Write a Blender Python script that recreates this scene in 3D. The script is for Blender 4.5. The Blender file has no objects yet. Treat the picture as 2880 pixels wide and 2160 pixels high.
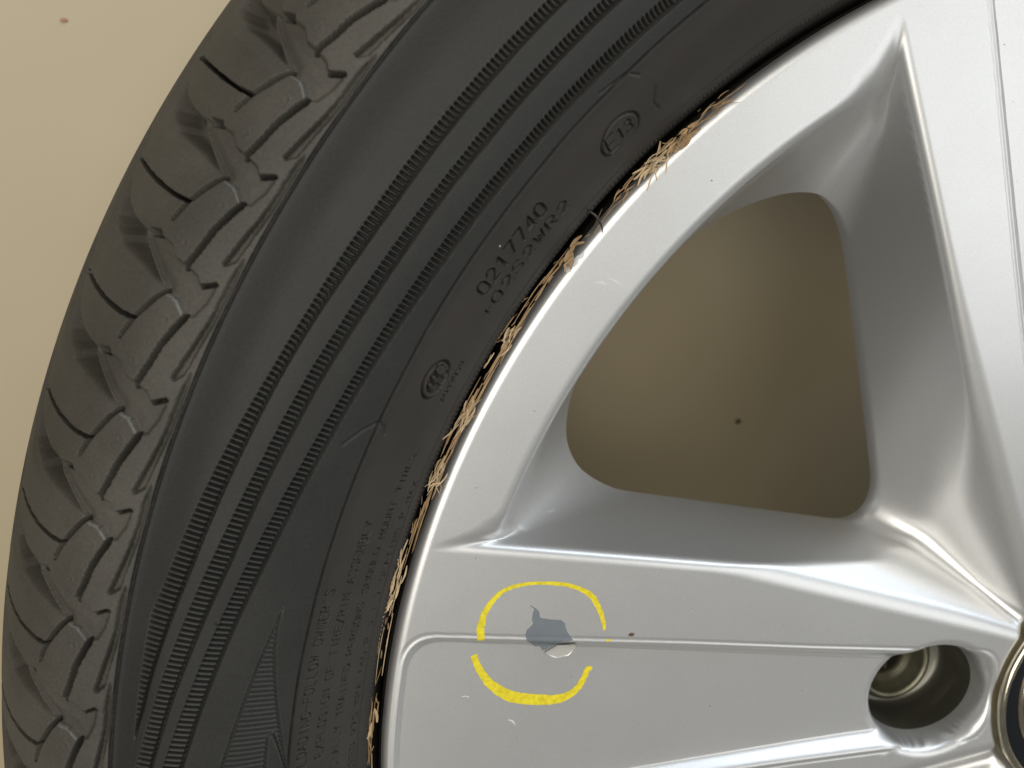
import bpy, math, random
import numpy as np

# ------------------------------------------------------------------ scene, camera, light
# All modelling is done in millimetres round the wheel axis (x, y), z = 0 at the rim lip;
# W() turns that into metres with the workshop floor at z = 0.
FLOOR = -226.8
def W(P):
    P = np.asarray(P, float)
    Q = P.copy()
    Q[..., 2] = Q[..., 2] - FLOOR
    return Q * 0.001

sc = bpy.context.scene
COL = sc.collection
CAM_POS = np.array([-248.74, 173.36, 242.59])
CAM_ROT = np.array([[9.83101360e-01, 4.02065610e-02, -1.78592128e-01],
                    [-2.94930417e-04, 9.75929058e-01, 2.18088027e-01],
                    [1.83061817e-01, -2.14349963e-01, 9.59449042e-01]])
cd = bpy.data.cameras.new('camera')
cam = bpy.data.objects.new('camera', cd)
COL.objects.link(cam)
from mathutils import Matrix, Vector
p = W(CAM_POS)
M4 = Matrix.Identity(4)
for i in range(3):
    for j in range(3):
        M4[i][j] = CAM_ROT[i][j]
    M4[i][3] = p[i]
cam.matrix_world = M4
cd.sensor_fit = 'HORIZONTAL'
cd.sensor_width = 36.0
cd.lens = 36.0 * 2761.8 / 2880.0
cd.clip_start = 0.01
cd.clip_end = 60.0
cd.dof.use_dof = True
cd.dof.focus_distance = 0.262
cd.dof.aperture_fstop = 15.0
sc.camera = cam
sc.render.resolution_x = 1024
sc.render.resolution_y = 768
sc.view_settings.view_transform = 'Standard'
sc.view_settings.look = 'None'
sc.view_settings.gamma = 1.0
sc.view_settings.exposure = 0.0
sc.view_settings.use_curve_mapping = False

wd = bpy.data.worlds.new('World')
sc.world = wd
wd.use_nodes = True
bgn = wd.node_tree.nodes['Background']
bgn.inputs['Color'].default_value = (0.79, 0.78, 0.73, 1)
bgn.inputs['Strength'].default_value = 0.15

def area(name, loc, target, size, size_y, power, color, spread=180):
    l = bpy.data.lights.new(name, 'AREA')
    l.shape = 'RECTANGLE'
    l.size = size; l.size_y = size_y
    l.energy = power; l.color = color
    l.spread = math.radians(spread)
    o = bpy.data.objects.new(name, l)
    o.location = loc
    d = Vector(target) - Vector(loc)
    o.rotation_euler = d.to_track_quat('-Z', 'Y').to_euler()
    COL.objects.link(o)
    return o
area('ceiling_lamp', (1.55, 0.12, 1.95), (-0.1, 0.1, 0.2), 1.4, 1.3, 11.0, (0.96, 0.985, 1.0))
area('ceiling_lamp', (-0.80, 0.46, 2.6), (-0.3, 0.15, 0.1), 2.3, 2.3, 62.0, (1.0, 0.96, 0.89))
area('cool_side_lamp', (1.6, 1.75, 0.75), (-0.15, 0.1, 0.2), 2.2, 1.4, 37.0, (0.80, 0.89, 1.0))  # added low area lamp, placed to brighten the spoke sides

# ------------------------------------------------------------------ materials
def new_mat(name):
    m = bpy.data.materials.new(name)
    m.use_nodes = True
    nt = m.node_tree
    return m, nt, nt.nodes['Principled BSDF']
def nd(nt, t, **k):
    n = nt.nodes.new(t)
    for a, b in k.items():
        setattr(n, a, b)
    return n
def noise(nt, scale, detail=3, rough=0.5, vec=None):
    n = nd(nt, 'ShaderNodeTexNoise')
    n.inputs['Scale'].default_value = scale
    n.inputs['Detail'].default_value = detail
    n.inputs['Roughness'].default_value = rough
    if vec is None:
        g = nd(nt, 'ShaderNodeNewGeometry')
        vec = g.outputs['Position']
    nt.links.new(vec, n.inputs['Vector'])
    return n
def ramp(nt, src, stops):
    r = nd(nt, 'ShaderNodeValToRGB')
    e = r.color_ramp.elements
    e[0].position, e[0].color = stops[0][0], (*stops[0][1], 1)
    e[1].position, e[1].color = stops[-1][0], (*stops[-1][1], 1)
    for p_, c_ in stops[1:-1]:
        x = e.new(p_); x.color = (*c_, 1)
    nt.links.new(src, r.inputs['Fac'])
    return r
def g3(v): return (v, v, v)
def bump(nt, bs, src, strength, dist):
    b = nd(nt, 'ShaderNodeBump')
    b.inputs['Strength'].default_value = strength
    b.inputs['Distance'].default_value = dist
    nt.links.new(src, b.inputs['Height'])
    nt.links.new(b.outputs['Normal'], bs.inputs['Normal'])

def mat_rubber(name, c0, c1, rough, bumps, flecks=True):
    m, nt, bs = new_mat(name)
    n1 = noise(nt, 22, 4, 0.6)
    r = ramp(nt, n1.outputs['Fac'], [(0.3, c0), (0.7, c1)])
    col = r.outputs['Color']
    n2 = noise(nt, 1400, 2, 0.7)
    r2 = ramp(nt, n2.outputs['Fac'], [(0.3, g3(0.86)), (0.72, g3(1.16))])
    mx = nd(nt, 'ShaderNodeMix', data_type='RGBA', blend_type='MULTIPLY')
    mx.inputs['Factor'].default_value = 1
    nt.links.new(col, mx.inputs['A']); nt.links.new(r2.outputs['Color'], mx.inputs['B'])
    col = mx.outputs['Result']
    if flecks and name.startswith('side'):   # brownish film on the bead side of the ring line
        g0 = nd(nt, 'ShaderNodeNewGeometry')
        vm = nd(nt, 'ShaderNodeVectorMath', operation='MULTIPLY'); vm.inputs[1].default_value = (1, 1, 0)
        nt.links.new(g0.outputs['Position'], vm.inputs[0])
        vl = nd(nt, 'ShaderNodeVectorMath', operation='LENGTH'); nt.links.new(vm.outputs[0], vl.inputs[0])
        mr = nd(nt, 'ShaderNodeMapRange'); mr.inputs['From Min'].default_value = 0.2655; mr.inputs['From Max'].default_value = 0.262
        nt.links.new(vl.outputs['Value'], mr.inputs['Value'])
        m0 = nd(nt, 'ShaderNodeMix', data_type='RGBA'); nt.links.new(mr.outputs[0], m0.inputs['Factor'])
        nt.links.new(col, m0.inputs['A'])
        bw = noise(nt, 30, 4, 0.6)
        br = ramp(nt, bw.outputs['Fac'], [(0.3, (0.031, 0.028, 0.025)), (0.7, (0.041, 0.037, 0.032))])
        nt.links.new(br.outputs['Color'], m0.inputs['B'])
        col = m0.outputs['Result']
    if flecks:   # stray grains of pale dust
        v = nd(nt, 'ShaderNodeTexVoronoi')
        v.inputs['Scale'].default_value = 110
        g = nd(nt, 'ShaderNodeNewGeometry')
        nt.links.new(g.outputs['Position'], v.inputs['Vector'])
        fr = ramp(nt, v.outputs['Distance'], [(0.0, g3(1)), (0.022, g3(1)), (0.030, g3(0))])
        sel = nd(nt, 'ShaderNodeSeparateColor')
        nt.links.new(v.outputs['Color'], sel.inputs['Color'])
        gt = nd(nt, 'ShaderNodeMath', operation='GREATER_THAN')
        gt.inputs[1].default_value = 0.86
        nt.links.new(sel.outputs[0], gt.inputs[0])
        mu = nd(nt, 'ShaderNodeMath', operation='MULTIPLY')
        nt.links.new(gt.outputs[0], mu.inputs[0]); nt.links.new(fr.outputs['Color'], mu.inputs[1])
        m2 = nd(nt, 'ShaderNodeMix', data_type='RGBA')
        nt.links.new(mu.outputs[0], m2.inputs['Factor'])
        nt.links.new(col, m2.inputs['A']); m2.inputs['B'].default_value = (0.42, 0.40, 0.35, 1)
        col = m2.outputs['Result']
    nt.links.new(col, bs.inputs['Base Color'])
    rr = ramp(nt, n1.outputs['Fac'], [(0.25, g3(rough - 0.05)), (0.75, g3(rough + 0.08))])
    nt.links.new(rr.outputs['Color'], bs.inputs['Roughness'])
    bs.inputs['Specular IOR Level'].default_value = 0.27
    n3 = noise(nt, 900, 3, 0.7)
    bump(nt, bs, n3.outputs['Fac'], bumps, 0.0004)
    return m
M_side = mat_rubber('sidewall_rubber', (0.020, 0.020, 0.019), (0.026, 0.026, 0.024), 0.54, 0.10)
M_rib = mat_rubber('lit_rib_rubber', (0.030, 0.030, 0.028), (0.040, 0.040, 0.037), 0.5, 0.10, False)  # rubber colour lightened to imitate light caught on the rib edges
M_tread = mat_rubber('dusty_tread_rubber', (0.052, 0.049, 0.042), (0.090, 0.083, 0.070), 0.66, 0.22)
M_flash = mat_rubber('pale_mould_line_rubber', (0.10, 0.10, 0.095), (0.17, 0.17, 0.16), 0.5, 0.1, False)

def mat_silver(name, base, rough, metallic=0.82):
    m, nt, bs = new_mat(name)
    v = nd(nt, 'ShaderNodeTexVoronoi')
    v.inputs['Scale'].default_value = 6500
    g = nd(nt, 'ShaderNodeNewGeometry')
    nt.links.new(g.outputs['Position'], v.inputs['Vector'])
    se = nd(nt, 'ShaderNodeSeparateColor')
    nt.links.new(v.outputs['Color'], se.inputs['Color'])
    k = [base[i] for i in range(3)]
    r = ramp(nt, se.outputs[0], [(0.0, tuple(c * 0.93 for c in k)), (0.85, tuple(c * 1.02 for c in k)), (1.0, tuple(min(1, c * 1.08) for c in k))])
    n1 = noise(nt, 14, 4, 0.6)
    r2 = ramp(nt, n1.outputs['Fac'], [(0.3, g3(0.99)), (0.7, g3(1.01))])
    mx = nd(nt, 'ShaderNodeMix', data_type='RGBA', blend_type='MULTIPLY')
    mx.inputs['Factor'].default_value = 1
    nt.links.new(r.outputs['Color'], mx.inputs['A']); nt.links.new(r2.outputs['Color'], mx.inputs['B'])
    nt.links.new(mx.outputs['Result'], bs.inputs['Base Color'])
    bs.inputs['Metallic'].default_value = metallic
    n2 = noise(nt, 45, 5, 0.7)
    rr = ramp(nt, n2.outputs['Fac'], [(0.3, g3(rough - 0.01)), (0.7, g3(rough + 0.015))])
    nt.links.new(rr.outputs['Color'], bs.inputs['Roughness'])
    bs.inputs['Coat Weight'].default_value = 0.35
    bs.inputs['Coat Roughness'].default_value = 0.08
    # flake orientation scatters the normal a little
    b = nd(nt, 'ShaderNodeBump')
    b.inputs['Strength'].default_value = 0.02
    b.inputs['Distance'].default_value = 0.0002
    nt.links.new(se.outputs[1], b.inputs['Height'])
    nt.links.new(b.outputs['Normal'], bs.inputs['Normal'])
    return m
M_silver = mat_silver('silver_wheel_paint', (0.66, 0.66, 0.65), 0.37, 0.72)
M_well = mat_silver('shaded_well_silver', (0.13, 0.125, 0.10), 0.42, 0.75)  # base colour darkened to stand for the shade inside the bolt wells
M_barrel = mat_silver('inner_barrel_paint', (0.42, 0.41, 0.38), 0.45)

def mat_plain(name, col, rough, metallic=0.0, spec=0.5, nscale=60, var=0.08, bumpy=0.0):
    m, nt, bs = new_mat(name)
    n1 = noise(nt, nscale, 4, 0.6)
    r = ramp(nt, n1.outputs['Fac'], [(0.3, tuple(c * (1 - var) for c in col)), (0.7, tuple(min(1, c * (1 + var)) for c in col))])
    nt.links.new(r.outputs['Color'], bs.inputs['Base Color'])
    bs.inputs['Roughness'].default_value = rough
    bs.inputs['Metallic'].default_value = metallic
    bs.inputs['Specular IOR Level'].default_value = spec
    if bumpy: bump(nt, bs, noise(nt, nscale * 20, 3).outputs['Fac'], bumpy, 0.0003)
    return m
M_yellow = mat_plain('yellow_marker_paint', (0.70, 0.58, 0.02), 0.5, var=0.22, nscale=700)
M_primer = mat_plain('bare_grey_primer', (0.150, 0.172, 0.190), 0.5, var=0.05, nscale=200)
M_flake = mat_plain('lifted_clear_coat', (0.62, 0.61, 0.57), 0.25, metallic=0.3, var=0.05)
M_chrome = mat_plain('chrome_ring', (0.72, 0.66, 0.52), 0.16, metallic=1.0, var=0.12, nscale=160)
M_black = mat_plain('gloss_black_cap', (0.010, 0.011, 0.014), 0.12)
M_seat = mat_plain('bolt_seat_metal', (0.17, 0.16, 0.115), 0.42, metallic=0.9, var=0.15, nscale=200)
M_strawA = mat_plain('dry_straw', (0.29, 0.18, 0.08), 0.6, var=0.35, nscale=300)
M_strawB = mat_plain('pale_straw', (0.48, 0.35, 0.20), 0.55, var=0.25, nscale=300)
M_hair = mat_plain('black_rubber_whisker', (0.03, 0.03, 0.03), 0.4)
M_grit = mat_plain('brown_grit', (0.10, 0.06, 0.035), 0.8)
M_pinkgrit = mat_plain('pinkish_grit', (0.42, 0.22, 0.16), 0.8)
M_scratch = mat_plain('pale_scuff', (0.66, 0.655, 0.64), 0.5)

def mat_floor():
    m, nt, bs = new_mat('beige_sealed_floor')
    n1 = noise(nt, 3.0, 4, 0.55)
    r = ramp(nt, n1.outputs['Fac'], [(0.3, (0.42, 0.352, 0.228)), (0.7, (0.46, 0.388, 0.255))])
    nt.links.new(r.outputs['Color'], bs.inputs['Base Color'])
    n2 = noise(nt, 9, 3, 0.5)
    rr = ramp(nt, n2.outputs['Fac'], [(0.3, g3(0.33)), (0.7, g3(0.40))])
    nt.links.new(rr.outputs['Color'], bs.inputs['Roughness'])
    bs.inputs['Specular IOR Level'].default_value = 0.28
    bump(nt, bs, noise(nt, 260, 3).outputs['Fac'], 0.05, 0.0004)
    return m
M_floor = mat_floor()
M_flange = mat_plain('dark_rim_flange', (0.030, 0.026, 0.021), 0.55, metallic=0.2, var=0.4, nscale=120)  # near-black flange colour in the gap beside the tyre

# ------------------------------------------------------------------ object helpers
def link(o, parent=None, label=None, cat=None, group=None, kind=None):
    COL.objects.link(o)
    if parent is not None: o.parent = parent
    if label: o['label'] = label
    if cat: o['category'] = cat
    if group: o['group'] = group
    if kind: o['kind'] = kind
    return o
def mesh_obj(name, verts_mm, faces, mat, parent=None, normals=None, smooth=True, local=False, **k):
    """faces: (n,4) int array or list of tuples"""
    V = W(verts_mm) if not local else np.asarray(verts_mm, float) * 0.001
    me = bpy.data.meshes.new(name)
    if isinstance(faces, np.ndarray):
        n = len(faces); kk = faces.shape[1]
        me.vertices.add(len(V)); me.vertices.foreach_set('co', V.astype(np.float32).ravel())
        me.loops.add(n * kk); me.loops.foreach_set('vertex_index', faces.astype(np.int32).ravel())
        me.polygons.add(n); me.polygons.foreach_set('loop_start', np.arange(0, n * kk, kk, dtype=np.int32))
        me.polygons.foreach_set('loop_total', np.full(n, kk, dtype=np.int32))
        me.update(calc_edges=True)
    else:
        me.from_pydata([tuple(v) for v in V], [], faces)
    me.validate()
    me.polygons.foreach_set('use_smooth', np.full(len(me.polygons), smooth))
    if normals is not None:
        me.normals_split_custom_set_from_vertices(normals.astype(np.float32))
    me.materials.append(mat)
    o = bpy.data.objects.new(name, me)
    return link(o, parent, **k)

def sub_grid(V, N, faces, name, mat, parent, **k):
    """own object from a subset of the faces of a shared grid"""
    if len(faces) == 0: return None
    ids, inv = np.unique(faces, return_inverse=True)
    return mesh_obj(name, V[ids], inv.reshape(faces.shape), mat, parent, N[ids], **k)

def sstep(x, a, b):
    t = np.clip((x - a) / (b - a), 0, 1)
    return t * t * (3 - 2 * t)
def seg_dist(X, Y, pts, w=None):
    """distance to a polyline; with w also the interpolated width"""
    best = np.full(X.shape, 1e9); bw = np.zeros(X.shape)
    for i in range(len(pts) - 1):
        ax, ay = pts[i]; bx, by = pts[i + 1]
        dx, dy = bx - ax, by - ay
        L = dx * dx + dy * dy + 1e-12
        t = np.clip(((X - ax) * dx + (Y - ay) * dy) / L, 0, 1)
        d = np.hypot(X - ax - t * dx, Y - ay - t * dy)
        if w is not None:
            bw = np.where(d < best, w[i] + (w[i + 1] - w[i]) * t, bw)
        best = np.minimum(best, d)
    return best if w is None else (best, bw)
def poly_sdf(X, Y, pts):
    """negative inside"""
    d = seg_dist(X, Y, list(pts) + [pts[0]])
    ins = np.zeros(X.shape, bool)
    n = len(pts)
    for i in range(n):
        ax, ay = pts[i]; bx, by = pts[(i + 1) % n]
        if ay == by: continue
        c = ((ay > Y) != (by > Y)) & (X < (bx - ax) * (Y - ay) / (by - ay) + ax)
        ins ^= c
    return np.where(ins, -d, d)
def vnoise(x, y, seed=0):
    """cheap smooth value noise"""
    rs = np.random.RandomState(seed)
    T = rs.rand(256, 256)
    xi = np.floor(x).astype(int); yi = np.floor(y).astype(int)
    fx = x - xi; fy = y - yi
    fx = fx * fx * (3 - 2 * fx); fy = fy * fy * (3 - 2 * fy)
    g = lambda a, b: T[a % 256, b % 256]
    return (g(xi, yi) * (1 - fx) + g(xi + 1, yi) * fx) * (1 - fy) + (g(xi, yi + 1) * (1 - fx) + g(xi + 1, yi + 1) * fx) * fy

# ------------------------------------------------------------------ floor
def make_floor():
    n = 24
    g = np.linspace(-4000, 4000, n)
    X, Y = np.meshgrid(g, g)
    V = np.stack([X.ravel(), Y.ravel(), np.full(X.size, FLOOR)], 1)
    i = np.arange(n * n).reshape(n, n)
    F = np.stack([i[:-1, :-1].ravel(), i[:-1, 1:].ravel(), i[1:, 1:].ravel(), i[1:, :-1].ravel()], 1)
    mesh_obj('floor', V, F, M_floor, kind='structure')
make_floor()

car_wheel = bpy.data.objects.new('car_wheel', None)
car_wheel.empty_display_size = 0.1
link(car_wheel, None, 'silver five-spoke alloy wheel with its black tyre lying flat on a beige floor', 'wheel')

# ------------------------------------------------------------------ tyre
def tyre_profile():
    P = [(236, -34), (240.5, -16), (243.0, -6), (245.5, 1.5), (248.5, 6.5), (252.5, 12), (258, 17.5), (265, 21.7), (276, 25.2), (288, 26.6), (297, 25.5), (305.6, 21.8)]
    t = np.linspace(0, 1, 25)[1:] * np.pi / 2
    P += [(305.6 + 42.4 * np.sin(a), -62 + 83.8 * np.cos(a)) for a in t]
    P += [(348, -80), (348, -100)]
    P = np.array(P)
    s = np.r_[0, np.cumsum(np.hypot(*np.diff(P, axis=0).T))]
    ss = np.arange(0, s[-1], .25)
    r = np.interp(ss, s, P[:, 0]); z = np.interp(ss, s, P[:, 1])
    k = np.exp(-.5 * (np.arange(-24, 25) / 8.) ** 2); k /= k.sum()
    pad = 24
    ex = lambda a: np.convolve(np.r_[2 * a[0] - a[1:pad + 1][::-1], a, 2 * a[-1] - a[-pad - 1:-1][::-1]], k, 'valid')
    return ss, ex(r), ex(z)
TS, TR, TZ = tyre_profile()
TNX, TNZ = -np.gradient(TZ, TS), np.gradient(TR, TS)
_l = np.hypot(TNX, TNZ); TNX, TNZ = TNX / _l, TNZ / _l

# block rhythm of the tread: angle of the middle of each block (degrees)
JN = [144.48, 149.28, 154.40, 159.66, 164.25, 168.79, 173.47]
while JN[0] > 96: JN.insert(0, JN[0] - (4.95 if len(JN) % 2 else 4.80))
while JN[-1] < 200: JN.append(JN[-1] + (4.75 if len(JN) % 3 else 5.1))
full = list(JN)
rest = 360 - (JN[-1] - JN[0]); nrest = int(round(rest / 5.0))
full += [JN[-1] + rest * (i + 1) / nrest for i in range(nrest)]
JF = np.array(full)
def p_of(th):
    return np.interp((th - JF[0]) % 360 + JF[0], JF, np.arange(len(JF)))
PM = 28.5     # millimetres per block
SIPE_CURVE = [(0.03, 167), (-0.025, 161.1), (-0.019, 157.4), (-0.007, 152.3), (0.003, 147.3), (0.012, 142.5), (0.016, 137.6), (0.017, 133.3), (0.001, 128.6)]
SIPE_BAR = [(-0.315, 123.1), (0.0, 128.3), (0.172, 130.1)]
SLOT = [(-0.205, 115.6), (-0.1, 116.7), (0.08, 118.4), (0.268, 119.4), (0.445, 120.7)]
GROOVE = [(-1.2, 171.5), (-1.15, 168.6), (-1.0, 167.0), (-0.88, 165.0), (-0.771, 161.7), (-0.7, 156.1), (-0.651, 147.5), (-0.638, 139.1), (-0.573, 137.2), (-0.492, 132.5), (-0.431, 129.1), (-0.365, 125.4), (-0.345, 123.5), (-0.327, 124.5), (-0.343, 129.1), (-0.375, 134.6), (-0.39, 141.2), (-0.401, 148.0), (-0.446, 150.7), (-0.468, 155.7), (-0.53, 161.0), (-0.68, 166.0), (-0.85, 170.0), (-1.0, 172.5), (-1.2, 174)]
SHELF = [(-0.632, 139.2), (-0.649, 135.5), (-0.672, 132.1), (-0.659, 126.8), (-0.587, 124.1), (-0.574, 120.5), (-0.549, 117.2), (-0.49, 115.4), (-0.556, 112.6), (-0.509, 111.9), (-0.38, 112.3), (-0.238, 113.7), (-0.206, 115.4), (-0.227, 116.5), (-0.29, 118.4), (-0.292, 122.3), (-0.331, 123.7), (-0.431, 129.1), (-0.495, 133.1), (-0.57, 137.5)]
NOTCH = [(-0.485, 115.2), (-0.549, 112.4)]
NOTCH_BACK = [(-0.642, 135.8), (-0.672, 131.8)]
FLASH = [(-0.382, 132.1), (-0.351, 128.5), (-0.327, 124.2)]
FLASH2 = [(-0.300, 122.3), (-0.296, 119.2), (-0.251, 117.5), (-0.214, 116.3)]
TROUGH = [(-0.836, 109.6), (-0.656, 110.2), (-0.517, 110.2), (-0.363, 110.2), (-0.184, 110.8), (0.017, 111.8), (0.167, 112.6), (0.278, 113.3), (0.292, 112.5), (0.219, 110.8), (-0.012, 110.0), (-0.278, 108.9), (-0.521, 108.7), (-0.693, 108.9), (-0.806, 109.2)]
PINS = [(-0.263, 138.9), (0.279, 123.6), (0.30, 141.5), (-0.12, 119.6)]
BLOCK = [(-0.351, 123.7), (-0.327, 124.5), (-0.343, 129.1), (-0.375, 134.6), (-0.39, 141.2), (-0.401, 148.0), (-0.446, 150.7), (-0.468, 155.7), (-0.46, 162), (-0.3, 168), (0.0, 168.6), (0.12, 165.0), (.229, 161.7), (.3, 156.1), (.349, 147.5), (.362, 139.1), (.352, 135.6), (.328, 132.1), (.341, 126.8), (.395, 122.9), (.44, 121.0), (.268, 119.7), (.08, 118.8), (-.108, 116.9), (-.219, 115.9), (-.251, 117.5), (-.294, 119.2), (-.295, 122.1)]
def mm(L): return [(a * PM, b) for a, b in L]

def tread_height(th, s, fine):
    """relief of the shoulder blocks, th/s 2-D arrays; also block number and pale seam masks"""
    h = np.zeros(th.shape); blk = np.full(th.shape, -1, int); fl = np.zeros(th.shape, bool)
    P = p_of(th)
    for n in range(int(P.min()) - 1, int(P.max()) + 2):
        row = P[0]
        c = np.where((row > n - 1.26) & (row < n + 0.55))[0]
        if len(c) == 0: continue
        a, b = c[0], c[-1] + 1
        X = (P[:, a:b] - n) * PM; Y = s[:, a:b]
        jit = (vnoise(X * 1.3 + n * 17.3, Y * 1.3, 3) - .5) * .35
        hh = h[:, a:b]
        d = poly_sdf(X, Y, mm(GROOVE)) + jit * .12; dG = d
        hh -= (5.0 + 1.5 * sstep(Y, 140, 165)) * sstep(-d, -0.2, 2.8)
        hh -= .9 * (1 - sstep(d, -.2, 3.2))
        d = poly_sdf(X, Y, mm(SHELF)) + jit * .4
        hh -= 1.35 * sstep(-d, -0.25, 0.7) * (1 - .35 * sstep(-d, 0, 6))
        if fine:
            d = seg_dist(X, Y, mm(SIPE_CURVE)); hh -= 7.0 * (1 - sstep(d, .20, .50))
            d = seg_dist(X, Y, mm(SIPE_BAR)) + jit * .3; hh -= 7.0 * (1 - sstep(d, .40, .66))
            d = seg_dist(X, Y, mm(NOTCH)) + jit * .3; hh -= 4.0 * (1 - sstep(d, .25, .6))
            d = seg_dist(X, Y, mm(NOTCH_BACK)) + jit * .3; hh -= 5.0 * (1 - sstep(d, .45, .8))
            for px, ps in PINS:
                d = np.hypot(X - px * PM, Y - ps); hh += .13 * (1 - sstep(np.abs(d - .85), .1, .32)) - .08 * (1 - sstep(d, .4, .75))
        d = seg_dist(X, Y, mm(SLOT)) + jit * .5; hh -= 6.5 * (1 - sstep(d, .42, .78))
        d = poly_sdf(X, Y, mm(TROUGH)) + jit * .5
        hh -= (0.9 + 1.5 * sstep(Y, 108.8, 110.8)) * sstep(-d, -0.15, 0.30)
        f1 = seg_dist(X, Y, mm(FLASH)); f2 = seg_dist(X, Y, mm(FLASH2))
        ff = np.minimum(f1, f2)
        hh += .06 * (1 - sstep(ff, .10, .30))
        fl[:, a:b] |= (ff < .24) & (dG > .3)
        h[:, a:b] = hh
        ins = poly_sdf(X, Y, mm(BLOCK)) < 0.1
        bb = blk[:, a:b]; bb[ins] = n; blk[:, a:b] = bb
    return h, blk, fl

BAND = {
 1: ([(120, 89.0), (134.05, 89.61), (136.74, 89.8), (138.8, 89.87), (142.08, 90.21), (145.77, 90.6), (148.23, 91.22), (150.5, 91.79), (153.7, 93.19), (155.81, 94.56), (158.36, 96.25), (160.5, 97.79), (162.78, 99.34), (164.63, 100.82), (165.82, 102.1), (172, 102.2)],
     [(120, 86.7), (133.5, 86.8), (137.7, 86.9), (142.43, 87.1), (145.09, 87.3), (147.39, 87.9), (150.97, 89.6), (152.7, 90.37), (154.73, 91.2), (157.03, 92.1), (160.59, 93.8), (163.03, 95.1), (164.28, 96.0), (165.73, 97.1), (167.29, 98.4), (168.85, 99.6), (170.4, 100.6), (172, 102.2)], 172.0),
 2: ([(118, 81.5), (134.98, 81.5), (141.21, 81.6), (143.82, 82.1), (146.75, 82.8), (150.55, 84.1), (152.52, 85.2), (154.6, 86.1), (157.41, 87.5), (160.33, 89.5), (162.3, 91.0), (164.65, 93.1), (166.69, 95.0), (168.56, 96.8), (170.84, 98.9), (173.19, 101.3), (174.5, 102.2), (184, 102.4)],
     [(118, 78.8), (134.54, 78.8), (140.12, 78.9), (142.91, 79.3), (146.75, 79.8), (149.29, 80.5), (151.47, 81.5), (153.69, 82.5), (156.07, 83.4), (160.36, 85.8), (162.64, 87.1), (164.7, 89.0), (167.16, 91.4), (169.37, 93.7), (171.35, 95.6), (173.02, 97.3), (178, 102.3)], 178.0),
 3: ([(116, 72.6), (132.72, 72.6), (136.19, 72.6), (139.36, 72.8), (142.2, 73.2), (145.55, 73.8), (148.3, 74.4), (150.89, 75.4), (153.65, 76.6), (157.21, 78.9), (160.0, 81.1), (162.02, 82.97), (164.51, 85.3), (166.9, 87.89), (169.28, 90.4), (171.6, 93.1), (172.97, 94.7), (180, 102.3)],
     [(116, 69.4), (131.93, 69.4), (138.29, 69.6), (141.79, 69.9), (145.18, 70.3), (148.01, 71.1), (150.62, 72.3), (153.47, 73.6), (156.0, 74.9), (159.87, 77.4), (162.85, 79.9), (165.7, 82.7), (168.27, 85.3), (170.02, 87.1), (172.91, 90.2), (184, 102.3)], 184.0)}
HATCH = [(164.5, 72.75), (165.1, 73.62), (165.57, 74.07), (167.53, 76.05), (169.58, 78.05), (171.62, 80.17), (173.04, 81.7), (180, 89), (186, 95), (186, 52), (173.74, 65.42), (173.07, 66.15), (171.57, 67.77), (170.12, 69.27), (168.72, 70.67), (166.96, 72.3), (165.47, 73.0)]
HNOTCH = [(171.75, 70.8), (173.38, 70.8), (180, 70.7), (180, 60), (173.69, 66.4), (173.08, 67.3), (172.16, 68.9), (171.7, 69.9)]

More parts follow.
